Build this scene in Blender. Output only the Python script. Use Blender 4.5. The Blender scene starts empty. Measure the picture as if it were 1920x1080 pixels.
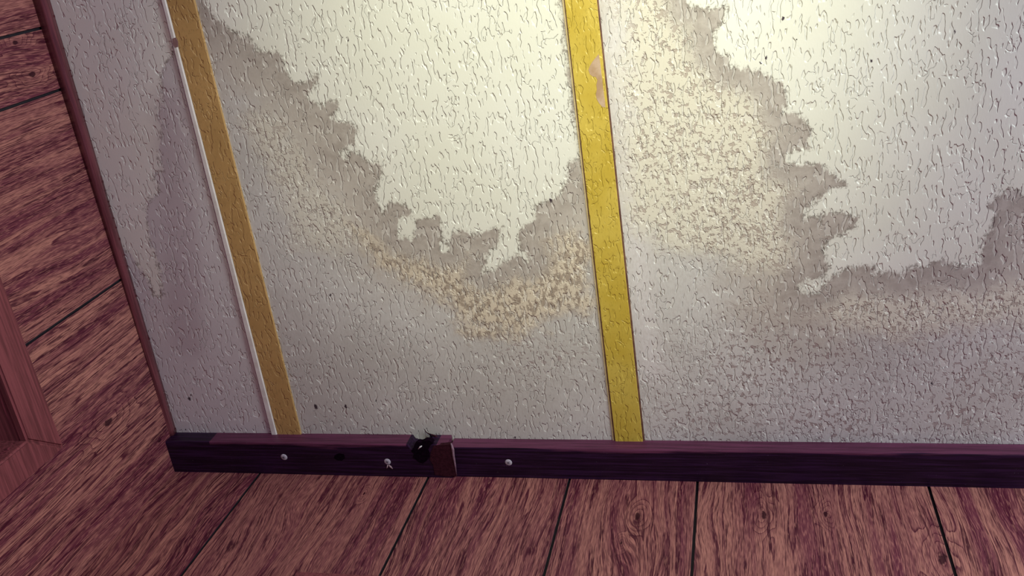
import bpy, bmesh, math, random
import numpy as np
from mathutils import Vector, Matrix

S = bpy.context.scene
COL = S.collection
# ------------------------------------------------------------------ camera
H = 2.25                      # ceiling height (m)
CAMZ = 1.0
h = H - CAMZ
F = 1760.0                    # focal length in pixels of a 1920 wide frame
R = np.array([[0.9690942, 0.12603954, 0.21206239],
              [0.02898518, -0.91184926, 0.40950066],
              [0.24498221, -0.39069805, -0.88732111]])   # columns = world axes seen by the camera
cd = bpy.data.cameras.new('camera'); cam = bpy.data.objects.new('camera', cd); COL.objects.link(cam)
cd.sensor_width = 36.0; cd.lens = F / 1920 * 36.0; cd.clip_start = 0.02
M = Matrix([list(map(float, r)) for r in R.T]).to_4x4(); M.translation = Vector((0, 0, CAMZ))
cam.matrix_world = M
S.camera = cam
# ------------------------------------------------------------------ colour management, world, lights
S.view_settings.view_transform = 'Standard'; S.view_settings.look = 'None'
S.view_settings.gamma = 1.0; S.view_settings.use_curve_mapping = False
S.view_settings.exposure = 0.0
w = bpy.data.worlds.new('world'); S.world = w; w.use_nodes = True
bg = w.node_tree.nodes['Background']; bg.inputs[0].default_value = (0.86, 0.53, 0.93, 1); bg.inputs[1].default_value = 0.24

def lamp(kind, name, loc, target, color, energy, **kw):
    l = bpy.data.lights.new(name, kind); l.color = color; l.energy = energy
    for k, v in kw.items(): setattr(l, k, v)
    o = bpy.data.objects.new(name, l); COL.objects.link(o); o.location = loc
    o.rotation_euler = (Vector(target) - Vector(loc)).to_track_quat('-Z', 'Y').to_euler()
    return o
# unseen warm spot light placed out of frame: its pool lies on the middle of the ceiling
lamp('SPOT', 'warm_spot', (0.05, -0.35, 1.35), (-0.21, 0.15, H), (0.98, 1.0, 0.76), 52, spot_size=math.radians(59), spot_blend=1.0, shadow_soft_size=0.025)
# cool area light added on the right for relief and fill; no window seen
lamp('AREA', 'side_relief_light', (1.7, -0.9, 1.25), (0.2, 0.5, H - 0.1), (0.87, 0.97, 1.0), 42, shape='RECTANGLE', size=0.8, size_y=0.7)

# ------------------------------------------------------------------ pixel -> surface helpers
def ray(px, py): return R.T @ np.array([px - 960.0, 540.0 - py, -F])
def onZ(px, py, z=H):
    d = ray(px, py); t = (z - CAMZ) / d[2]; return np.array([d[0]*t, d[1]*t, z])
def onY(px, py, y):
    d = ray(px, py); t = y / d[1]; return np.array([d[0]*t, y, CAMZ + d[2]*t])
def onX(px, py, x):
    d = ray(px, py); t = x / d[0]; return np.array([x, d[1]*t, CAMZ + d[2]*t])

# ------------------------------------------------------------------ object helpers
def link(name, me, parent=None, mats=(), loc=None):
    for m in mats: me.materials.append(m)
    o = bpy.data.objects.new(name, me); COL.objects.link(o)
    if loc is not None:
        me.transform(Matrix.Translation(-Vector(loc))); o.location = loc
    if parent is not None:
        o.parent = parent
        o.location = Vector(o.location) - parent.matrix_world.translation
    return o
def empty(name, loc, label, cat, group=None):
    o = bpy.data.objects.new(name, None); COL.objects.link(o); o.location = loc
    o.empty_display_size = 0.02
    o['label'] = label; o['category'] = cat
    if group: o['group'] = group
    bpy.context.view_layer.update()
    return o
def struct(o): o['kind'] = 'structure'; return o
def mesh(name, v, f, mi=None, smooth=False):
    me = bpy.data.meshes.new(name); me.from_pydata([tuple(map(float, p)) for p in v], [], f)
    if mi: me.polygons.foreach_set('material_index', mi)
    if smooth: me.polygons.foreach_set('use_smooth', [True]*len(me.polygons))
    me.update(); return me
def boxmesh(name, lo, hi):
    x0, y0, z0 = lo; x1, y1, z1 = hi
    v = [(x0,y0,z0),(x1,y0,z0),(x1,y1,z0),(x0,y1,z0),(x0,y0,z1),(x1,y0,z1),(x1,y1,z1),(x0,y1,z1)]
    f = [(0,3,2,1),(4,5,6,7),(0,1,5,4),(1,2,6,5),(2,3,7,6),(3,0,4,7)]
    return mesh(name, v, f)
def sweep(name, secs, close=True, caps=True, smooth=False):
    """join a row of equal cross-sections (lists of points) into one skin"""
    n = len(secs[0]); v = [p for s in secs for p in s]; f = []
    for i in range(len(secs)-1):
        for j in range(n if close else n-1):
            a = i*n+j; b = i*n+(j+1) % n
            f.append((a, b, b+n, a+n))
    if caps: f += [tuple(range(n-1, -1, -1)), tuple(range((len(secs)-1)*n, len(secs)*n))]
    me = mesh(name, v, f)
    bm = bmesh.new(); bm.from_mesh(me); bmesh.ops.recalc_face_normals(bm, faces=bm.faces); bm.to_mesh(me); bm.free()
    if smooth: me.polygons.foreach_set('use_smooth', [True]*len(me.polygons))
    return me

# ------------------------------------------------------------------ node helpers
class NT:
    def __init__(s, name, rough=0.6, spec=0.5):
        s.m = bpy.data.materials.new(name); s.m.use_nodes = True; s.t = s.m.node_tree
        s.b = s.t.nodes['Principled BSDF']; s.b.inputs['Roughness'].default_value = rough
        s.b.inputs['Specular IOR Level'].default_value = spec
        s.geo = s.t.nodes.new('ShaderNodeNewGeometry')
        s.pos = s.geo.outputs['Position']
        s.pos_x = s.sep(s.pos)[0]
    def put(s, sock, v):
        if isinstance(v, bpy.types.NodeSocket): s.t.links.new(v, sock)
        elif isinstance(v, (tuple, list)) and len(v) == 3 and sock.type == 'RGBA': sock.default_value = (*v, 1)
        else: sock.default_value = v
    def math(s, op, a, b=0.0, c=None, clamp=False):
        n = s.t.nodes.new('ShaderNodeMath'); n.operation = op; n.use_clamp = clamp
        s.put(n.inputs[0], a); s.put(n.inputs[1], b)
        if c is not None: s.put(n.inputs[2], c)
        return n.outputs[0]
    def add(s, a, b): return s.math('ADD', a, b)
    def sub(s, a, b): return s.math('SUBTRACT', a, b)
    def mul(s, a, b, clamp=False): return s.math('MULTIPLY', a, b, clamp=clamp)
    def step(s, v, a, b, lo=0.0, hi=1.0, kind='SMOOTHSTEP'):
        n = s.t.nodes.new('ShaderNodeMapRange'); n.interpolation_type = kind
        s.put(n.inputs['Value'], v); s.put(n.inputs['From Min'], a); s.put(n.inputs['From Max'], b)
        s.put(n.inputs['To Min'], lo); s.put(n.inputs['To Max'], hi); return n.outputs['Result']
    def scale(s, vec, sc, off=(0, 0, 0), rotz=0.0):
        n = s.t.nodes.new('ShaderNodeMapping'); s.put(n.inputs['Vector'], vec)
        n.inputs['Scale'].default_value = sc; n.inputs['Location'].default_value = off; n.inputs['Rotation'].default_value = (0, 0, rotz)
        return n.outputs[0]
    def noise(s, vec, sc=1.0, det=2.0, rough=0.5, dist=0.0, col=False):
        n = s.t.nodes.new('ShaderNodeTexNoise'); s.put(n.inputs['Vector'], vec)
        n.inputs['Scale'].default_value = sc; n.inputs['Detail'].default_value = det
        n.inputs['Roughness'].default_value = rough; n.inputs['Distortion'].default_value = dist
        return n.outputs['Color'] if col else n.outputs['Fac']
    def vor(s, vec, sc=1.0, feat='F1', out='Distance'):
        n = s.t.nodes.new('ShaderNodeTexVoronoi'); n.feature = feat; s.put(n.inputs['Vector'], vec)
        n.inputs['Scale'].default_value = sc; return n.outputs[out]
    def vadd(s, a, b, op='ADD'):
        n = s.t.nodes.new('ShaderNodeVectorMath'); n.operation = op; s.put(n.inputs[0], a); s.put(n.inputs[1], b)
        return n.outputs['Value'] if op in ('DISTANCE', 'LENGTH', 'DOT_PRODUCT') else n.outputs[0]
    def vscale(s, a, k):
        n = s.t.nodes.new('ShaderNodeVectorMath'); n.operation = 'SCALE'; s.put(n.inputs[0], a); s.put(n.inputs['Scale'], k); return n.outputs[0]
    def warp(s, vec, sc, amt, det=1.0):
        c = s.noise(vec, sc, det, col=True)
        return s.vadd(vec, s.vscale(s.vadd(c, (0.5, 0.5, 0.5), 'SUBTRACT'), amt))
    def sep(s, vec):
        n = s.t.nodes.new('ShaderNodeSeparateXYZ'); s.put(n.inputs[0], vec); return n.outputs
    def comb(s, x, y, z):
        n = s.t.nodes.new('ShaderNodeCombineXYZ'); s.put(n.inputs[0], x); s.put(n.inputs[1], y); s.put(n.inputs[2], z); return n.outputs[0]
    def attr(s, name):
        n = s.t.nodes.new('ShaderNodeAttribute'); n.attribute_name = name; return n.outputs['Fac']
    def mix(s, f, a, b, mode='MIX'):
        n = s.t.nodes.new('ShaderNodeMix'); n.data_type = 'RGBA'; n.blend_type = mode
        s.put(n.inputs['Factor'], f); s.put(n.inputs['A'], a) if False else None
        ins = [i for i in n.inputs if i.type == 'RGBA']; s.put(ins[0], a); s.put(ins[1], b)
        return [o for o in n.outputs if o.type == 'RGBA'][0]
    def bump(s, hgt, dist, strength=1.0):
        n = s.t.nodes.new('ShaderNodeBump'); s.put(n.inputs['Height'], hgt)
        n.inputs['Distance'].default_value = dist; n.inputs['Strength'].default_value = strength
        s.t.links.new(n.outputs[0], s.b.inputs['Normal']); return n
    def color(s, c): s.put(s.b.inputs['Base Color'], c); return s
    def rough(s, v): s.put(s.b.inputs['Roughness'], v); return s

def emboss(n, P):
    """pressed pattern of the ceiling paper: short strokes running along the boards, here and there a curl"""
    Q = n.warp(P, 70.0, 0.007, 1.0)
    V = n.scale(Q, (1.0, 0.26, 1.0), rotz=-0.02)
    a = n.noise(V, 200.0, 0.5, 0.4)
    gate0 = n.step(n.noise(P, 42.0, 2.0), 0.38, 0.52, 0.045, 0.0)
    worms = n.step(n.sub(a, gate0), 0.565, 0.635)
    V2 = n.scale(n.warp(P, 120.0, 0.008), (1.0, 0.6, 1.0), off=(3.1, 1.7, 0))
    b = n.math('ABSOLUTE', n.sub(n.noise(V2, 105.0, 0.0), 0.5))
    curls = n.step(b, 0.034, 0.010)
    gate = n.step(n.noise(P, 38.0, 1.0), 0.56, 0.62)
    return n.math('MAXIMUM', worms, n.mul(curls, gate))

# ------------------------------------------------------------------ materials
def mat_ceiling():
    n = NT('embossed_ceiling_paper', 0.42, 0.5); P = n.pos
    sd = n.attr('clean'); halo = n.attr('halo'); halob = n.attr('halo_pale'); pale = n.attr('pale'); net = n.attr('net'); fogd = n.attr('purple')
    em = emboss(n, P)
    # ragged water line: fibres run along the boards
    e1 = n.sub(n.noise(n.scale(P, (1.0, 0.30, 1.0)), 120.0, 6.0, 0.80), 0.5)
    e2 = n.sub(n.noise(P, 30.0, 3.0, 0.6), 0.5)
    d = n.add(sd, n.add(n.mul(e1, 0.036), n.mul(e2, 0.014)))
    clean = n.step(d, -0.0022, 0.0022)
    rim = n.mul(n.mul(n.step(d, -0.050, -0.006), n.sub(1.0, clean)), n.sub(1.0, n.mul(n.attr('old'), 0.5)))
    # maze of dried deposit between the emboss
    m1 = n.noise(n.warp(P, 150.0, 0.006), 150.0, 2.0, 0.6)
    maze = n.step(m1, 0.395, 0.47)
    m1s = n.noise(n.scale(n.warp(P, 130.0, 0.007), (1.0, 0.55, 1.0)), 165.0, 1.5, 0.55)
    away = n.step(d, -0.012, -0.034)
    hs = n.mul(n.step(n.add(halo, n.mul(e2, 0.09)), -0.016, 0.030), away)
    hb = n.mul(n.step(n.add(halob, n.mul(e2, 0.06)), -0.02, 0.03), away)
    ns = n.step(n.add(net, n.mul(e2, 0.16)), -0.03, 0.05)
    m2 = n.step(n.noise(n.warp(P, 120.0, 0.008), 120.0, 2.0, 0.6), 0.40, 0.46)
    big = n.noise(P, 5.0, 3.0, 0.6)
    base = n.mix(n.step(big, 0.35, 0.65), (0.56, 0.55, 0.50), (0.65, 0.645, 0.60))
    base = n.mix(n.mul(n.step(n.add(d, n.mul(e2, 0.10)), -0.135, -0.03), n.mul(n.sub(1.0, n.attr('old')), 0.65)), base, (0.50, 0.445, 0.37))
    base = n.mix(n.mul(pale, 0.8), base, (0.74, 0.72, 0.69))
    fine = n.noise(n.scale(P, (1.0, 0.3, 1.0)), 400.0, 3.0, 0.7)
    base = n.mix(n.mul(n.step(fine, 0.40, 0.64), 0.20), base, (0.36, 0.31, 0.27))
    base = n.mix(n.mul(n.sub(1.0, m2), n.mul(ns, n.step(n.noise(P, 8.0, 2.0), 0.36, 0.60, 0.25, 0.85))), base, (0.335, 0.26, 0.24))
    base = n.mix(n.mul(hb, n.step(n.pos_x, float(onZ(1050, 400)[0]), float(onZ(1130, 400)[0]), 0.55, 0.88)), base, n.mix(maze, (0.47, 0.405, 0.33), (0.74, 0.71, 0.575)))
    base = n.mix(n.mul(hs, 0.92), base, n.mix(n.step(m1s, 0.43, 0.52), (0.40, 0.33, 0.245), (0.71, 0.63, 0.475)))
    rimc = n.mix(n.step(n.noise(P, 60.0, 5.0, 0.7), 0.35, 0.65), (0.375, 0.335, 0.29), (0.49, 0.45, 0.395))
    base = n.mix(n.mul(rim, 0.92), base, rimc)
    base = n.mix(n.mul(n.attr('old'), 0.6), base, (0.66, 0.625, 0.62))
    # sharp dark tide mark just at the water line
    tide = n.mul(n.step(n.math('ABSOLUTE', n.sub(d, 0.001)), 0.0055, 0.001), n.step(n.noise(P, 150.0, 4.0, 0.7), 0.46, 0.60))
    cl = n.mix(n.step(n.noise(P, 9.0, 2.0), 0.3, 0.7), (0.77, 0.775, 0.665), (0.795, 0.80, 0.71))
    base = n.mix(clean, base, cl)
    base = n.mix(n.mul(tide, 0.75), base, (0.17, 0.14, 0.115))
    base = n.mix(n.mul(n.step(n.add(fogd, n.mul(e2, 0.5)), 0.3, 1.0), 0.40), base, (0.40, 0.31, 0.33))
    # fly specks and small tears
    sp = n.vor(P, 26.0); spm = n.mul(n.step(sp, 0.030, 0.018), n.step(n.noise(P, 18.0, 0.0), 0.55, 0.56))
    base = n.mix(spm, base, (0.06, 0.05, 0.04))
    W = n.warp(P, 260.0, 0.006, 3.0)
    for px, py, r in MARKS:
        c = onZ(px, py)
        q = n.vadd(n.vadd(W, tuple(map(float, c)), 'SUBTRACT'), (1.0, 0.55, 1.0), 'MULTIPLY')
        k = n.step(n.vadd(q, (0, 0, 0), 'DISTANCE'), r, r*0.5)
        base = n.mix(k, base, (0.055, 0.04, 0.05))
    n.color(n.mix(n.mul(em, n.step(clean, 0.0, 1.0, 0.26, 0.08)), base, (0.84, 0.83, 0.75)))  # emboss strokes paler: cleaner ridges, plus highlights painted into the colour
    n.rough(n.mix(maze, (0.46,)*3, (0.36,)*3))
    hgt = n.add(n.mul(em, -1.0), n.add(n.mul(n.mul(n.math('MAXIMUM', hs, hb), maze), 0.45), n.mul(n.mul(ns, m2), 0.35)))
    n.bump(n.add(hgt, n.mul(fine, 0.10)), 0.0013, 0.95)
    return n.m
MARKS = [(643, 70, .0011), (653, 76, .0014), (1468, 35, .0022), (1634, 114, .0020), (1790, 60, .0016), (1437, 108, .0020), (1426, 118, .0012), (1033, 376, .0026),
         (840, 165, .0012), (1747, 719, .0020), (1720, 581, .0010), (619, 553, .0018), (592, 763, .0040), (705, 751, .0020), (355, 748, .0030), (966, 821, .0016), (620, 598, .0008),
         (1131, 752, .0010), (358, 740, .0014), (348, 805, .0012), (1717, 826, .0016), (648, 762, .0026)]

def mat_batten(name, c1, c2, rough=0.42):
    n = NT(name, rough, 0.55); P = n.pos
    em = emboss(n, n.scale(P, (1, 1, 1), off=(0.31, 0.17, 0)))
    k = n.noise(P, 14.0, 3.0, 0.6)
    base = n.mix(n.step(k, 0.3, 0.7), c1, c2)
    fine = n.noise(n.scale(P, (1.0, 0.35, 1.0)), 420.0, 3.0, 0.7)
    base = n.mix(n.mul(n.step(fine, 0.56, 0.66), 0.35), base, tuple(x*0.45 for x in c1))
    n.color(base); n.bump(n.add(n.mul(em, -1.0), n.mul(fine, 0.2)), 0.0010, 0.8)
    return n.m
def mat_plain(name, c1, c2, rough=0.5, sc=60.0, bump=0.0003, spec=0.5):
    n = NT(name, rough, spec); k = n.noise(n.pos, sc, 4.0, 0.65)
    n.color(n.mix(n.step(k, 0.35, 0.65), c1, c2)); n.bump(k, bump, 0.6); return n.m

def mat_panel(name, axis, light=(0.49, 0.215, 0.165), dark=(0.075, 0.008, 0.024), seed=0.0, knots=(), wander=0.13):
    """printed wood panelling; grain runs vertically, every board has its own print"""
    n = NT(name, 0.50, 0.22)
    x, y, z = n.sep(n.pos)[:3]
    u = x if axis == 'x' else y
    pl = n.attr('board')
    P = n.comb(u, n.mul(pl, 3.7), n.add(z, n.mul(pl, 1.3 + seed)))
    # slow wander of the grain, now and then swelling into a cathedral
    swell = n.step(n.noise(n.scale(P, (5.0, 1.0, 1.6), off=(4, 2, 8)), 1.0, 1.0), 0.45, 0.68, 0.35, 1.0)
    wv = n.sub(n.noise(n.scale(P, (8.0, 1.0, 2.6)), 1.0, 2.0, 0.5), 0.5)
    uu = n.add(u, n.mul(n.mul(wv, swell), wander))
    G = n.comb(uu, n.mul(pl, 3.7), n.mul(z, 0.10))
    r1 = n.noise(n.scale(G, (26.0, 1.0, 9.0)), 1.0, 2.0, 0.6)
    spots = 0.0
    for c, r in knots:
        q = n.vadd(n.vadd(n.pos, tuple(map(float, c)), 'SUBTRACT'), (1.0, 1.0, 0.45), 'MULTIPLY')
        dk = n.vadd(q, (0, 0, 0), 'DISTANCE')
        r1 = n.add(r1, n.step(dk, r*7.0, 0.0, 0.0, 0.42))
        dn = n.add(dk, n.mul(n.sub(n.noise(n.pos, 120.0, 3.0), 0.5), r*2.0))
        spots = n.math('MAXIMUM', spots, n.step(dn, r*1.1, r*0.6))
    rings = n.math('FRACT', n.mul(r1, 9.0))
    line = n.mul(n.step(rings, 0.80, 0.95), n.step(rings, 1.0, 0.97))
    grade = n.step(rings, 0.05, 0.95)
    tone = n.noise(n.scale(G, (42.0, 1.0, 16.0), off=(7, 3, 1)), 1.0, 3.0, 0.6)
    G2 = n.comb(uu, n.mul(pl, 2.2), z)
    pores = n.noise(n.scale(G2, (480.0, 1.0, 15.0)), 1.0, 2.0, 0.6)
    pores2 = n.noise(n.scale(G2, (1000.0, 1.0, 60.0), off=(5, 0, 2)), 1.0, 1.0)
    where = n.noise(n.scale(G, (34.0, 1.0, 34.0), off=(2, 9, 4)), 1.0, 2.0)
    pm = n.mul(n.step(pores, 0.545, 0.585), n.step(where, 0.38, 0.52))
    ln = n.math('ABSOLUTE', n.sub(n.noise(n.scale(G2, (95.0, 1.0, 2.2), off=(1, 5, 3)), 1.0, 1.0), 0.5))
    lng = n.mul(n.step(ln, 0.024, 0.008), n.step(n.noise(n.scale(G2, (60.0, 1.0, 9.0), off=(8, 1, 1)), 1.0, 2.0), 0.47, 0.58))
    mid = (0.185, 0.046, 0.066)
    base = n.mix(n.step(tone, 0.36, 0.58), mid, light)
    base = n.mix(n.mul(grade, 0.45), base, mid)
    bt = n.noise(n.comb(n.mul(pl, 5.1), 0.3, 0.7), 1.0, 0.0)
    base = n.mix(n.step(bt, 0.3, 0.7, 0.0, 0.3), base, mid)
    base = n.mix(n.mul(line, 0.85), base, dark)
    base = n.mix(n.mul(lng, 0.90), base, tuple(a*0.7 for a in dark))
    base = n.mix(n.mul(pm, 0.80), base, tuple(a*0.75 for a in dark))
    base = n.mix(n.mul(n.step(pores2, 0.52, 0.60), 0.45), base, dark)
    base = n.mix(n.mul(n.step(pores2, 0.45, 0.36), 0.35), base, tuple(min(1, a*1.5) for a in light))
    if knots: base = n.mix(n.mul(spots, 0.9), base, tuple(a*0.4 for a in dark))
    n.color(base)
    n.rough(n.mix(pm, (0.42,)*3, (0.6,)*3))
    n.bump(n.sub(1.0, n.add(n.mul(pm, 0.8), n.mul(line, 0.3))), 0.0004, 0.5)
    return n.m

def mat_board(name, axis, worn, stain, cover=0.5, rough=0.38, spec=0.5):
    """rough batten wood, grain along its length, with a dark water stain and painted shade over part of it"""
    n = NT(name, rough, spec); P = n.pos
    sc = (9.0, 260.0, 260.0) if axis == 'x' else (260.0, 9.0, 260.0)
    g = n.noise(n.scale(P, sc), 1.0, 4.0, 0.65)
    sl = (5.0, 70.0, 70.0) if axis == 'x' else (70.0, 5.0, 70.0)
    big = n.noise(n.scale(P, sl), 1.0, 3.0, 0.6)
    base = n.mix(n.step(g, 0.35, 0.65), tuple(a*0.55 for a in worn), worn)
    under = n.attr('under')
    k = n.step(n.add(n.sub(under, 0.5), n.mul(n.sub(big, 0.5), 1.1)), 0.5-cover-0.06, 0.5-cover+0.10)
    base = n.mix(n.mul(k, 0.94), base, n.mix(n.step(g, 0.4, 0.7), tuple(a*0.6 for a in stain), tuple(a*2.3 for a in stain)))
    dust = n.mul(n.step(n.noise(P, 380.0, 3.0, 0.7), 0.67, 0.76), n.step(n.noise(P, 24.0, 2.0), 0.48, 0.62))
    base = n.mix(n.mul(dust, 0.30), base, (0.45, 0.42, 0.50))
    n.color(base); n.bump(g, 0.0006, 0.6); return n.m

M_ceil = mat_ceiling()
M_yel = mat_batten('yellow_embossed_vinyl', (0.56, 0.41, 0.050), (0.64, 0.49, 0.085))
M_tan = mat_batten('tan_embossed_vinyl', (0.47, 0.29, 0.10), (0.55, 0.345, 0.125), 0.5)
M_lip = mat_plain('white_vinyl_edge', (0.70, 0.67, 0.60), (0.80, 0.78, 0.72), 0.35)
M_dkedge = mat_plain('brown_edge', (0.10, 0.045, 0.035), (0.19, 0.10, 0.06), 0.5)
M_cream = mat_plain('cream_edge', (0.62, 0.50, 0.25), (0.72, 0.60, 0.34), 0.4)
M_peel = mat_plain('peeled_backing', (0.42, 0.27, 0.15), (0.55, 0.40, 0.27), 0.6, 45.0)
M_groove = mat_plain('black_groove_paint', (0.012, 0.010, 0.016), (0.02, 0.016, 0.024), 0.6)
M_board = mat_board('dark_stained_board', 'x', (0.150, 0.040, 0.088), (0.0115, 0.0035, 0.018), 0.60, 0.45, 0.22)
M_lefttrim = mat_board('red_brown_trim', 'y', (0.185, 0.052, 0.062), (0.10, 0.028, 0.038), 0.30, 0.16)
M_casing = mat_board('casing_wood', 'y', (0.29, 0.082, 0.090), (0.19, 0.045, 0.058), 0.35, 0.45, 0.2)
M_raw = mat_plain('raw_broken_wood', (0.026, 0.004, 0.009), (0.046, 0.009, 0.017), 0.7, 220.0, 0.0005, 0.15)
M_hole = mat_plain('rotten_black_wood', (0.004, 0.001, 0.004), (0.008, 0.002, 0.008), 0.9, 200.0, 0.0003, 0.03)
M_screw = mat_plain('zinc_screw_head', (0.42, 0.40, 0.46), (0.55, 0.52, 0.58), 0.45, 300.0, 0.0001)
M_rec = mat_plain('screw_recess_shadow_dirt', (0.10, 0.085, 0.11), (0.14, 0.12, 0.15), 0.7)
M_torn = mat_plain('torn_edge_wood', (0.20, 0.115, 0.16), (0.30, 0.19, 0.24), 0.55, 200.0)
M_opening = mat_plain('dark_opening_shade', (0.022, 0.009, 0.014), (0.035, 0.014, 0.02), 0.4, 20.0)  # near-black colour stands in for the shade inside the opening
M_fleck = mat_plain('white_paint_fleck', (0.8, 0.8, 0.8), (0.9, 0.9, 0.9), 0.3)

# ------------------------------------------------------------------ layout (metres), read off the photo
T1 = 0.0125                                                   # thickness of the ceiling-edge board
yf1 = float(np.mean([onZ(x, 812.5)[1] for x in (400, 700)]))    # front faces of the two boards
yf2 = float(np.mean([onZ(x, y)[1] for x, y in ((960, 826), (1440, 828), (1900, 828.5))]))
zb1 = float(np.mean([onY(x, y, yf1)[2] for x, y in ((325, 829), (700, 832))]))
zb2 = float(np.mean([onY(x, y, yf2)[2] for x, y in ((960, 841), (1440, 847), (1900, 850))]))
YB = float(np.mean([onZ(x, y, zb1)[1] for x, y in ((330, 880), (700, 888))]))
YB2 = float(np.mean([onZ(x, y, zb2)[1] for x, y in ((900, 901), (1300, 909), (1900, 918))]))
print('LAYOUT yf1 %.4f yf2 %.4f zb1 %.4f zb2 %.4f YB %.4f YB2 %.4f' % (yf1, yf2, zb1-H, zb2-H, YB, YB2))
YB = (YB + YB2)/2
xt = float(np.mean([onZ(*p)[0] for p in ((94, 0), (179, 270), (259, 540), (330, 805))]))
zt = float(np.mean([onX(*p, xt)[2] for p in ((76, 0), (151, 230))]))
XL = float(np.mean([onZ(*p, zt)[0] for p in ((61, 0), (145, 270), (231, 540))]))
print('LAYOUT xt %.4f zt %.4f XL %.4f' % (xt, zt-H, XL))
XR = 1.6; YF = -0.9

M_back = mat_panel('wood_panelling_back', 'x', knots=[(onY(x, y, YB), r) for x, y, r in ((1768,1048,.006),(1432,966,.004),(1196,968,.0035),(1165,1018,.002),(1548,965,.003),(683,925,.002))])
M_left = mat_panel('wood_panelling_left', 'y', seed=2.1, wander=0.05, knots=[(onX(x, y, XL), r) for x, y, r in ((203,792,.006),(300,826,.003),(60,140,.004),(30,80,.003))])
# ------------------------------------------------------------------ ceiling with its water stains
def poly(pts): return np.array([onZ(x, y)[:2] for x, y in pts])
def sdist(P, poly):
    """signed distance, positive inside"""
    d = np.full(len(P), 1e9); ins = np.zeros(len(P), bool)
    for i in range(len(poly)):
        a = poly[i]; b = poly[(i+1) % len(poly)]; ab = b-a
        t = np.clip(((P-a) @ ab)/max(ab @ ab, 1e-12), 0, 1)
        d = np.minimum(d, np.hypot(*(P - a - t[:, None]*ab).T))
        c = (a[1] > P[:, 1]) != (b[1] > P[:, 1])
        with np.errstate(divide='ignore', invalid='ignore'):
            xx = a[0] + (P[:, 1]-a[1])*(b[0]-a[0])/(b[1]-a[1])
        ins ^= c & (P[:, 0] < xx)
    return np.where(ins, d, -d)
CLEAN_A = [(370,-300),(372,-40),(385,0),(402,38),(428,58),(470,75),(480,95),(500,100),(520,98),(532,118),(540,140),(552,155),(572,158),(590,140),(588,165),(578,185),(600,195),(635,186),(634,205),(618,222),(640,232),(662,232),(672,246),(660,266),(632,288),(650,300),(662,284),(690,306),(717,304),(716,327),(702,352),(707,377),(717,397),(730,382),(752,382),(770,395),(764,405),(748,408),(745,425),(748,447),(775,455),(782,425),(780,410),(800,412),(822,405),(828,430),(827,470),(842,472),(842,442),(870,432),(892,442),(920,432),(942,425),(932,458),(912,482),(904,512),(925,505),(945,494),(970,480),(988,492),(998,485),(978,467),(972,435),(987,422),(1005,412),(1003,387),(1030,378),(1058,360),(1061,332),(1068,302),(1084,297),(1090,290),(1075,200),(1050,0),(1020,-300)]
CLEAN_B = [(1280,-300),(1276,-40),(1292,8),(1305,15),(1335,20),(1358,15),(1350,45),(1335,67),(1342,95),(1368,105),(1370,125),(1395,127),(1418,135),(1438,145),(1466,157),(1472,180),(1470,210),(1502,220),(1515,242),(1512,266),(1520,277),(1497,282),(1473,290),(1475,307),(1497,312),(1535,307),(1547,322),(1570,335),(1590,348),(1560,355),(1530,377),(1508,395),(1507,412),(1537,410),(1557,395),(1577,402),(1607,410),(1600,422),(1570,440),(1547,460),(1540,475),(1553,497),(1550,512),(1525,522),(1493,535),(1488,547),(1510,556),(1535,546),(1550,528),(1580,509),(1615,497),(1637,500),(1642,516),(1665,503),(1690,515),(1715,500),(1740,500),(1765,487),(1795,502),(1840,495),(1846,470),(1840,452),(1862,425),(1872,395),(1852,387),(1877,370),(1890,352),(1906,360),(1925,370),(1990,330),(2300,340),(2300,-300)]
CLEAN_C = [(40,-300),(230,-300),(306,-40),(318,20),(332,72),(328,100),(305,130),(302,155),(308,190),(295,215),(305,247),(297,275),(307,320),(287,330),(305,362),(280,372),(276,392),(277,430),(282,455),(292,477),(301,505),(306,560),(288,553),(277,530),(262,505),(245,480),(150,400)]
HALO_A = [(655,425),(700,500),(770,530),(820,560),(850,600),(868,628),(930,640),(1000,622),(1060,600),(1118,588),(1116,440),(1060,430),(980,480),(920,500),(860,470),(740,440)]
HALO_B = [(1130,-120),(1160,40),(1165,200),(1170,420),(1230,470),(1330,480),(1440,520),(1490,560),(1560,618),(1680,640),(1800,620),(1960,600),(2100,560),(2100,480),(1850,540),(1560,540),(1480,480),(1500,330),(1430,180),(1330,80),(1250,-120)]
HALO_A2 = [(440,230),(470,300),(520,400),(540,470),(640,480),(700,470),(680,420),(600,330),(560,260),(500,190)]
NET = [(1205,690),(1240,640),(1330,600),(1420,560),(1600,600),(2000,560),(2200,900),(1200,900)]
NET2 = [(860,600),(1130,600),(1150,700),(1000,760),(880,700)]
NET3 = [(1180,200),(1480,250),(1500,420),(1480,540),(1300,560),(1190,480)]
st = 0.004
gx = np.arange(XL-0.02, XR, st); gy = np.arange(YF, YB+0.004, st)
GX, GY = np.meshgrid(gx, gy); P2 = np.stack([GX.ravel(), GY.ravel()], 1)
nx, ny = len(gx), len(gy)
me = bpy.data.meshes.new('ceiling')
co = np.zeros((nx*ny, 3)); co[:, :2] = P2; co[:, 2] = H
i0 = (np.arange(ny-1)[:, None]*nx + np.arange(nx-1)[None, :]).ravel()
quads = np.stack([i0, i0+nx, i0+nx+1, i0+1], 1)          # facing down
me.vertices.add(nx*ny); me.vertices.foreach_set('co', co.ravel())
me.loops.add(len(quads)*4); me.loops.foreach_set('vertex_index', quads.ravel().astype(np.int32))
me.polygons.add(len(quads)); me.polygons.foreach_set('loop_start', (np.arange(len(quads))*4).astype(np.int32))
me.update(calc_edges=True)
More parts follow.
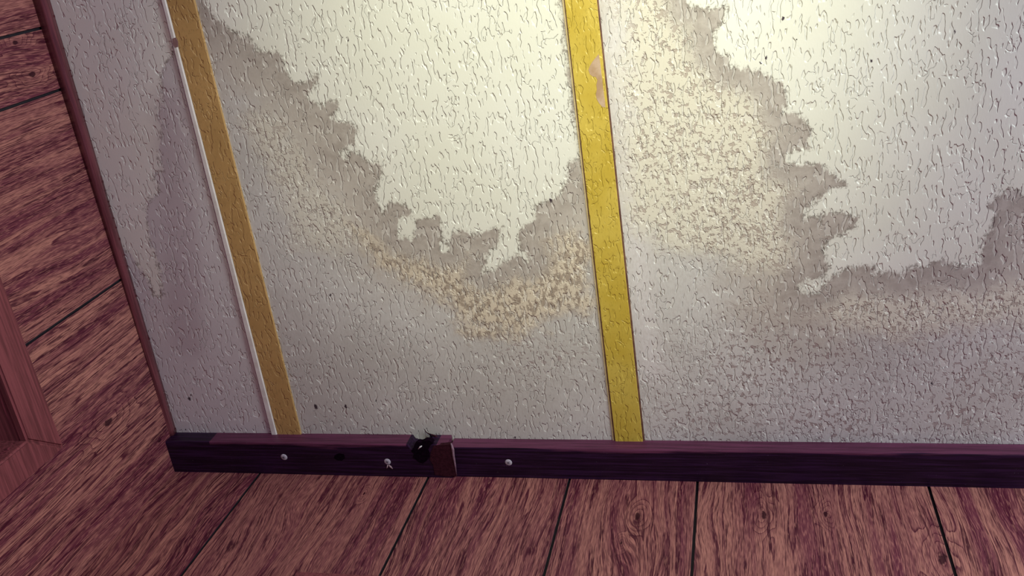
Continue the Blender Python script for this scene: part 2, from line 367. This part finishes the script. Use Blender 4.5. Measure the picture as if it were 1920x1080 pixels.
def setattr_f(me, name, arr):
    a = me.attributes.new(name, 'FLOAT', 'POINT'); a.data.foreach_set('value', arr.astype(np.float32))
sdA, sdB, sdC = (sdist(P2, poly(p)) for p in (CLEAN_A, CLEAN_B, CLEAN_C))
setattr_f(me, 'clean', np.maximum(np.maximum(sdA, sdB), sdC*1.0))
setattr_f(me, 'halo', sdist(P2, poly(HALO_A)))
setattr_f(me, 'halo_pale', np.maximum(sdist(P2, poly(HALO_B)), sdist(P2, poly(HALO_A2)) - 0.008))
def linedist(pts):
    c = poly(pts); dm = np.full(len(P2), 9.0)
    for a, b in zip(c[:-1], c[1:]):
        ab = b-a; t = np.clip(((P2-a) @ ab)/(ab @ ab), 0, 1); dm = np.minimum(dm, np.hypot(*(P2-a-t[:, None]*ab).T))
    return dm
setattr_f(me, 'old', 1.0/(1.0+np.exp((P2[:, 0]-float(onZ(420, 350)[0]))/0.004)))
setattr_f(me, 'pale', np.exp(-(linedist([(1150, -100), (1175, 200), (1185, 400), (1215, 640), (1222, 700)])/0.022)**2)
          + 0.6*np.exp(-(linedist([(1175, 90), (1185, 180)])/0.035)**2))
setattr_f(me, 'net', np.maximum(np.maximum(sdist(P2, poly(NET)), sdist(P2, poly(NET2))-0.02), sdist(P2, poly(NET3))-0.05))
# old purplish bloom down the strip by the left wall
dm = linedist([(318,200),(325,300),(335,400),(345,520),(350,640)])
setattr_f(me, 'purple', np.exp(-(dm/0.045)**2))
struct(link('ceiling', me, mats=[M_ceil]))

# ------------------------------------------------------------------ panelled walls with cut grooves
def panel_wall(name, axis, const, lo, hi, grooves, mat, gw=0.0042, gd=0.004, zlo=0.0, hole=None, inward=-1):
    """boards between grooves; const = plane; grooves are real channels. inward: sign of the direction into the room"""
    v = []; f = []; mi = []; bd = []
    def pt(u, d, z):
        c = const - inward*d
        return (u, c, z) if axis == 'x' else (c, u, z)
    edges = [lo] + sorted(grooves) + [hi]
    def quad(a, b, c_, d_, m, k):
        n0 = len(v); v.extend([a, b, c_, d_]); f.append((n0, n0+1, n0+2, n0+3)); mi.append(m); bd.append(k)
    for k in range(len(edges)-1):
        a = edges[k] + (gw/2 if k else 0); b = edges[k+1] - (gw/2 if k < len(edges)-2 else 0)
        spans = [(zlo, H)]
        if hole and a < hole[1] and b > hole[0]:
            ha, hb, hz = hole
            if a < ha: quad(pt(a,0,zlo), pt(ha,0,zlo), pt(ha,0,H), pt(a,0,H), 0, k)
            if b > hb: quad(pt(hb,0,zlo), pt(b,0,zlo), pt(b,0,H), pt(hb,0,H), 0, k)
            quad(pt(max(a,ha),0,hz), pt(min(b,hb),0,hz), pt(min(b,hb),0,H), pt(max(a,ha),0,H), 0, k)
        else:
            quad(pt(a,0,zlo), pt(b,0,zlo), pt(b,0,H), pt(a,0,H), 0, k)
        if k < len(edges)-2:
            e = edges[k+1] - gw/2; g = edges[k+1] + gw/2
            zz = zlo if not (hole and hole[0] < e < hole[1]) else hole[2]
            quad(pt(e,0,zz), pt(e,gd,zz), pt(e,gd,H), pt(e,0,H), 1, k)
            quad(pt(e,gd,zz), pt(g,gd,zz), pt(g,gd,H), pt(e,gd,H), 1, k)
            quad(pt(g,gd,zz), pt(g,0,zz), pt(g,0,H), pt(g,gd,H), 1, k)
    me = mesh(name, v, f, mi)
    a = me.attributes.new('board', 'FLOAT', 'FACE'); a.data.foreach_set('value', [x*0.731+0.2 for x in bd])
    return struct(link(name, me, mats=[mat, M_groove]))
gb = [float(np.mean([onY(*p, YB)[0], onY(*q, YB)[0]])) for p, q in (((480,890),(346,1080)),((802,891),(717,1077)),((1063,904),(1024,1080)),((1304,909),(1301,1080)),((1739,916),(1796,1080)))]
print('GROOVES', [round(g, 4) for g in gb], 'corner', XL, [round(onY(322, 882, YB)[0], 3), round(onY(155, 1080, YB)[0], 3)])
panel_wall('wall_back', 'x', YB, XL, XR, gb + [gb[-1]+0.30, gb[-1]+0.52], M_back, inward=-1)
gl = [float(np.mean([onX(*p, XL)[1], onX(*q, XL)[1]])) for p, q in (((0,66),(80,57)),((0,205),(116,169)),((52,642),(226,527)))]
print('GROOVES L', [round(g, 4) for g in gl])
# door casing in the left wall
co_t = float(np.mean([onX(*p, XL+0.012)[2] for p in ((17,552),(52,642),(105,802))]))
co_b = float(np.mean([onX(*p, XL+0.012)[2] for p in ((0,690),(15,730),(45,810))]))
mo = onX(118, 842, XL+0.012); mi_ = onX(50, 828, XL+0.012)
print('CASING top', co_t-H, 'bot', co_b-H, mo, mi_)
y_out = float(mo[1]); y_in = float(mi_[1])
y_far = -0.62
panel_wall('wall_left', 'y', XL, YF, YB, gl + [gl[0]-0.2, gl[0]-0.55], M_left, hole=(y_far, y_in+0.004, co_b+0.004), inward=1)

def setunder(me, fn):
    a = me.attributes.new('under', 'FLOAT', 'POINT'); a.data.foreach_set('value', [fn(v.co) for v in me.vertices])
# casing: mitred head and side
def casing_piece(name, pts, parent):
    v = [(XL, y, z) for y, z in pts] + [(XL+0.012, y, z) for y, z in pts]
    me = mesh(name, v, [(0,1,2,3),(7,6,5,4),(0,4,5,1),(1,5,6,2),(2,6,7,3),(3,7,4,0)])
    bm = bmesh.new(); bm.from_mesh(me); bmesh.ops.recalc_face_normals(bm, faces=bm.faces)
    bmesh.ops.bevel(bm, geom=[e for e in bm.edges if all(abs(q.co.x-XL-0.012) < 1e-5 for q in e.verts)], offset=0.003, segments=3, affect='EDGES', clamp_overlap=True)
    bm.to_mesh(me); bm.free(); setunder(me, lambda c: 0.4)
    return link(name, me, parent, [M_casing], loc=(XL, sum(p[0] for p in pts)/4, sum(p[1] for p in pts)/4))
dc = bpy.data.objects.new('door_1', None); COL.objects.link(dc); dc.location = (XL, (y_far+y_in)/2, 0); dc['kind'] = 'structure'
bpy.context.view_layer.update()
casing_piece('head_casing', [(y_far-0.05, co_t), (y_out-0.0004, co_t), (y_in-0.0004, co_b), (y_far, co_b)], dc)
casing_piece('side_casing', [(y_out, co_t), (y_out, 0.0), (y_in, 0.0), (y_in, co_b)], dc)
link('dark_opening_panel', boxmesh('dark_opening_panel', (XL-0.075, y_far-0.02, 0.0), (XL-0.045, y_in+0.02, co_b+0.02)), dc, [M_opening], loc=(XL-0.06, (y_far+y_in)/2, 0))  # dark panel added to give the opening its unlit look
jb = boxmesh('jamb', (XL-0.075, y_in+0.001, 0.0), (XL-0.0005, y_in+0.02, co_b+0.02)); setunder(jb, lambda c: 0.6)
link('jamb', jb, dc, [M_casing], loc=(XL-0.03, y_in, 0))
hb_ = boxmesh('jamb_head', (XL-0.075, y_far-0.02, co_b+0.001), (XL-0.0005, y_in+0.001, co_b+0.02)); setunder(hb_, lambda c: 0.6)
link('jamb_head', hb_, dc, [M_casing], loc=(XL-0.03, 0, co_b))

# head of a casing on the back wall, just entering the frame at the bottom
c0 = onY(556, 1073, YB-0.010); c1 = onY(722, 1079, YB-0.010); zc = float((c0[2]+c1[2])/2)
tb = boxmesh('trim_4', (c0[0], YB-0.010, zc-0.06), (c1[0], YB, zc)); setunder(tb, lambda c: 0.2)
struct(link('trim_4', tb, mats=[M_casing], loc=((c0[0]+c1[0])/2, YB, zc)))

# ------------------------------------------------------------------ ceiling battens
def line_x(p, q):
    """ceiling-plane line through two pixels: returns x(y)"""
    a = onZ(*p); b = onZ(*q); k = (b[0]-a[0])/(b[1]-a[1])
    return lambda y: float(a[0] + k*(y-a[1]))
def strip(name, xl, xr, y0, y1, z0, z1, mat, parent, loc, bev=0.0006):
    ys = np.linspace(y0, y1, 40)
    secs = [[(xl(y), y, z1), (xl(y), y, z0+bev), (xl(y)+bev, y, z0), (xr(y)-bev, y, z0), (xr(y), y, z0+bev), (xr(y), y, z1)] for y in ys]
    return link(name, sweep(name, secs), parent, [mat], loc=loc)
yend1 = yf1 + 0.004; yend2 = yf2 + 0.004
# left batten
cl_ = onZ(480, 600)
b1 = empty('ceiling_batten', (cl_[0], yend1, H-0.004), 'narrow tan batten with a white lip on its left edge, nearer the left wall', 'batten')
la, lb = line_x((314,0),(521,810)), line_x((366,0),(565,810)); lw = line_x((305,0),(510,810))
strip('face_strip', la, lb, YF, yend1, H-0.0034, H+0.0, M_tan, b1, (cl_[0], 0, H-0.002))
o = strip('edge_lip', lambda y: lw(y), lambda y: la(y)-0.0001, YF, yend1, H-0.0050, H+0.0, M_lip, b1, (cl_[0]-0.03, 0, H-0.002), 0.0016); o['label'] = 'white rounded lip'
# brown spot where the lip has a stained nick
def blob(name, pts, z0, z1, mat, parent, label=None):
    q = [onZ(x, y)[:2] for x, y in pts]; n = len(q)
    v = [(a, b, z0) for a, b in q] + [(a, b, z1) for a, b in q]
    f = [tuple(range(n)), tuple(range(2*n-1, n-1, -1))] + [(i, (i+1) % n, n+(i+1) % n, n+i) for i in range(n)]
    me = mesh(name, v, f); bm = bmesh.new(); bm.from_mesh(me); bmesh.ops.recalc_face_normals(bm, faces=bm.faces); bm.to_mesh(me); bm.free()
    c = np.mean(q, 0); o = link(name, me, parent, [mat], loc=(c[0], c[1], z0))
    if label: o['label'] = label
    return o
M_nick = mat_plain('nick_stain', (0.26, 0.15, 0.14), (0.38, 0.24, 0.22), 0.6)
blob('nick', [(327,71),(333,69),(337,76),(338,86),(332,88),(328,81)], H-0.0056, H-0.0046, M_nick, b1, 'brown nick in the white lip')
# centre batten
cc = onZ(1130, 500)
b2 = empty('ceiling_batten', (cc[0], yend2, H-0.004), 'bright yellow batten with brown edges and a peeled brown patch', 'batten')
ca, cb = line_x((1059.5,0),(1152.5,810)), line_x((1119.5,0),(1204,810))
strip('backing_strip', line_x((1057.5,0),(1150,810)), line_x((1122.5,0),(1207.5,810)), YF, yend2, H-0.0022, H+0.0, M_dkedge, b2, (cc[0], 0, H-0.001), 0.0003)
strip('face_strip', ca, cb, YF, yend2, H-0.0040, H-0.0020, M_yel, b2, (cc[0], 0, H-0.003))
o = strip('edge_bead', line_x((1054,0),(1147.3,810)), line_x((1057.4,0),(1149.9,810)), YF, yend2, H-0.0016, H+0.0, M_cream, b2, (cc[0]-0.03, 0, H-0.001), 0.0004); o['label'] = 'thin cream bead'
blob('peeled_patch', [(1123.5,100),(1117,108),(1112,114),(1107,122),(1104,130),(1107,138),(1112,142),(1118,143),(1121,149),(1119,158),(1120,166),(1118,176),(1120,185),(1124,192),(1130,199),(1136,200),(1135,188),(1132,165),(1129,140),(1126,115)], H-0.0043, H-0.0038, M_peel, b2, 'peeled brown patch')

# ------------------------------------------------------------------ boards along the ceiling edge
def rng_noise(seed, n, amp):
    r = np.random.RandomState(seed); a = np.zeros(n)
    for k in (4, 9, 20, 45):
        xs = np.linspace(0, 1, k); a += np.interp(np.linspace(0, 1, n), xs, r.randn(k))/k**0.6
    return a*amp
rnd = random.Random(4)
def edge_board(name, x0, x1, yf, zb, parent, seed, notch=None, wear=0.0):
    """plank nailed flat under the ceiling: front face towards the room, broad face down"""
    n = int((x1-x0)/0.0016)+2; xs = np.linspace(x0, x1, n)
    w1 = rng_noise(seed, n, 0.0007); w2 = rng_noise(seed+5, n, 0.0007)
    secs = []
    for i, x in enumerate(xs):
        dn = notch(x) if notch else 0.0
        fy = yf + w1[i]*0.4 + dn; z = zb + w2[i]*0.5
        r = 0.0022
        secs.append([(x, YB, H), (x, fy, H-0.0002), (x, fy, z+r), (x, fy+r*0.3, z+r*0.3), (x, fy+r, z), (x, fy+(YB-fy)*0.35, z), (x, fy+(YB-fy)*0.7, z), (x, YB, z)])
    me = sweep(name, secs)
    xfalloff = float(onZ(400 + rnd.uniform(0, 30), 812)[0]) if notch else -99.0  # left end darkened in the colour to paint in light falloff
    d0, d1 = (float(onZ(773, 814)[0]), float(onZ(827, 814)[0])) if notch else (9, 9)
    setunder(me, lambda c: 2.0 if d0 < c.x < d1 else 1.2 if c.x < xfalloff else max(0.0, min(1.0, 0.15 if c.z > zb+0.0019 else 0.30 + 0.60*min(1, (c.y-yf)/0.010))))
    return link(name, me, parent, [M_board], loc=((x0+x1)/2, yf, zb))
xa = XL
xb = float(onZ(849, 826)[0])
def notch(x):
    px = (x-float(onZ(775, 814)[0]))/float(onZ(812, 814)[0]-onZ(775, 814)[0])   # 0..1 over the chipped stretch
    if px <= 0 or px >= 1: return 0.0
    k = math.sin(math.pi*px)**0.6
    return 0.0125*k + 0.002*math.sin(px*23)*k
bd1 = empty('edge_board', ((xa+xb)/2, yf1, zb1), 'short dark wooden edge board with two screws and a broken black notch', 'board')
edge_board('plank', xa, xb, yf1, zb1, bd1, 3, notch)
bd2 = empty('edge_board', ((xb+XR)/2, yf2, zb2), 'long dark purple-black wooden edge board with one screw near its left end', 'board')
xc = float(onZ(853, 826)[0])
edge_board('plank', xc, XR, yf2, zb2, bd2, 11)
# raw end grain of the short board, rotten hole, splinters, paint fleck
def onB(px, py, z=None): return onZ(px, py, zb1 if z is None else z)
def blobz(name, pts, zs, ze, mat, parent, label=None):
    q = [onZ(x, y, zs)[:2] for x, y in pts]; n = len(q)
    v = [(a, b, zs) for a, b in q] + [(a, b, ze) for a, b in q]
    f = [tuple(range(n)), tuple(range(2*n-1, n-1, -1))] + [(i, (i+1) % n, n+(i+1) % n, n+i) for i in range(n)]
    me = mesh(name, v, f); bm = bmesh.new(); bm.from_mesh(me); bmesh.ops.recalc_face_normals(bm, faces=bm.faces); bm.to_mesh(me); bm.free()
    setunder(me, lambda c: 0.0)
    c = np.mean(q, 0); o = link(name, me, parent, [mat], loc=(c[0], c[1], zs))
    if label: o['label'] = label
    return o
blobz('rotten_hole', [(777,834),(783,829),(790,830),(797,826),(806,826),(812,831),(806,836),(803,843),(806,850),(805,858),(800,864),(793,869),(786,867),(780,862),(774,858),(776,851),(771,846),(775,840)], zb1-0.0006, zb1+0.009, M_hole, bd1, 'black rotten hole')
blobz('end_block', [(813,836),(845,833),(850,850),(853,872),(856,893),(838,894),(815,890),(812,872),(806,862),(808,848)], zb1-0.0009, zb1+0.006, M_raw, bd1, 'raw brown broken end of the board')
def splinter(name, pts, r, mat, parent, label=None):
    secs = []
    for i, p in enumerate(pts):
        p = np.array(p); t = np.array(pts[min(i+1, len(pts)-1)]) - np.array(pts[max(i-1, 0)]); t = t/np.linalg.norm(t)
        a = np.cross(t, (0, 0, 1.0)); a /= np.linalg.norm(a)+1e-9; b = np.cross(t, a); rr = r[i]
        secs.append([tuple(p + rr*(math.cos(q)*a*1.6 + math.sin(q)*b)) for q in np.linspace(0, 2*math.pi, 7)[:-1]])
    o = link(name, sweep(name, secs, smooth=True), parent, [mat], loc=tuple(pts[0]))
    if label: o['label'] = label
    return o
zz = H-0.004
splinter('splinter', [onZ(822,822,zz-.002), onZ(815,817,zz-.002), onZ(805,814,zz), onZ(799,810,zz), onZ(796,805,zz)], [.0016,.0013,.0009,.0006,.0002], M_raw, bd1)
splinter('splinter', [onZ(826,824,zz-.004), onZ(815,824,zz-.003), onZ(808,826,zz-.003), onZ(801,832,zz-.006)], [.0022,.0018,.0012,.0004], M_raw, bd1)
splinter('splinter', [onZ(806,813,zz-.002), onZ(808,818,zz-.003), onZ(812,825,zz-.004)], [.0005,.0012,.0015], M_hole, bd1)
splinter('paint_fleck', [onB(784,842,zb1-.002), onB(788,838,zb1-.002), onB(791,836,zb1-.002)], [.0003,.0009,.0004], M_fleck, bd1, 'white paint fleck')
splinter('end_fibre', [onB(846,831,zb1-.001), onB(849,842,zb1-.0012), onB(850,853,zb1-.001), onB(853,870,zb1-.001), onB(856,892,zb1-.001)], [.0008,.0015,.0013,.0010,.0004], M_torn, bd1, 'pale torn edge')
blobz('nail_hole', [(628,853),(636,850),(645,852),(647,859),(641,864),(632,863),(626,859)], zb1-0.0004, zb1+0.004, M_hole, bd1, 'dark old nail hole')

# screws: pan head with a cross recess, seen from below
def screw_mesh(rad):
    prof = [(0.0, -0.0016), (rad*0.35, -0.00155), (rad*0.7, -0.0012), (rad*0.93, -0.0006), (rad, 0.0), (rad*0.45, 0.0), (rad*0.4, 0.006), (0.0, 0.006)]
    v = []; f = []; N = 28
    for r_, z_ in prof[1:-1]:
        for k in range(N): v.append((r_*math.cos(2*math.pi*k/N), r_*math.sin(2*math.pi*k/N), z_))
    L = len(prof)-2
    for i in range(L-1):
        for k in range(N): f.append((i*N+k, i*N+(k+1) % N, (i+1)*N+(k+1) % N, (i+1)*N+k))
    f.append(tuple(range(N))); f.append(tuple(range((L-1)*N, L*N)))
    me = mesh('screw', v, f, smooth=True)
    bm = bmesh.new(); bm.from_mesh(me); bmesh.ops.recalc_face_normals(bm, faces=bm.faces); bm.to_mesh(me); bm.free(); return me
def cross_mesh(rad):
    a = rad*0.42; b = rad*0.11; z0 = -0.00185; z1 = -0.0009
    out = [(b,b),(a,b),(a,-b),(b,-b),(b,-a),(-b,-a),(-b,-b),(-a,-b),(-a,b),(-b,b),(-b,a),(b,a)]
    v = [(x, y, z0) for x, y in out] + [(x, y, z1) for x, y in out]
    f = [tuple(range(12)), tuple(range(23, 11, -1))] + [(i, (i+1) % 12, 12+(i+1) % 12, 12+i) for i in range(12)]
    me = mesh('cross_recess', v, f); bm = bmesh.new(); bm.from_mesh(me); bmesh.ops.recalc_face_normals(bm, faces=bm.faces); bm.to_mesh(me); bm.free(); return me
RS = 0.0061
sm = screw_mesh(RS); sm.materials.append(M_screw); cm_ = cross_mesh(RS); cm_.materials.append(M_rec)
for (px, py, par, zb, a) in ((532.5, 857, bd1, zb1, 0.5), (726.5, 865.5, bd1, zb1, 1.1), (953.5, 867, bd2, zb2, 0.8)):
    p = onZ(px, py, zb)
    s_ = bpy.data.objects.new('screw', sm); COL.objects.link(s_); s_.parent = par
    s_.location = Vector(p) + Vector((0, 0, 0.0002)) - par.location; s_.rotation_euler = (0, 0, a)
    c_ = bpy.data.objects.new('cross_recess', cm_); COL.objects.link(c_); c_.parent = s_
M_wood = mat_plain('torn_wood_fibre', (0.34, 0.22, 0.26), (0.45, 0.32, 0.34), 0.6, 300.0)
z3 = zb1-0.0012
splinter('torn_fibre', [onZ(727,872,z3), onZ(726,876,z3), onZ(724.5,879,z3)], [.0006,.0007,.0001], M_wood, bd1)
splinter('torn_fibre', [onZ(729,872,z3), onZ(732,875,z3), onZ(736,879,z3)], [.0006,.0013,.0004], M_wood, bd1)

# ------------------------------------------------------------------ moulding along the left wall
bl = empty('corner_moulding', (xt, 0, zt), 'slim red-brown moulding between the left panelled wall and the ceiling', 'moulding')
secs = []; ys = np.linspace(YF, yf1+0.0, 160); wl = rng_noise(21, 160, 0.0006)
xline = line_x((94,0), (331,808))
wd = xt - XL; ht = H - zt
for i, y in enumerate(ys):
    xo = xline(y) + wl[i]*0.4; r = min(wd, ht)*0.45
    sec = [(XL, y, H), (xo, y, H-0.0002)]
    for q in np.linspace(0, math.pi/2, 6): sec.append((xo-r+r*math.cos(q), y, zt+r-r*math.sin(q)))
    sec.append((XL, y, zt)); secs.append(sec)
me = sweep('moulding_strip', secs)
me.polygons.foreach_set('use_smooth', [True]*len(me.polygons))
setunder(me, lambda c: 0.35)
link('moulding_strip', me, bl, [M_lefttrim], loc=(xt, 0, zt))
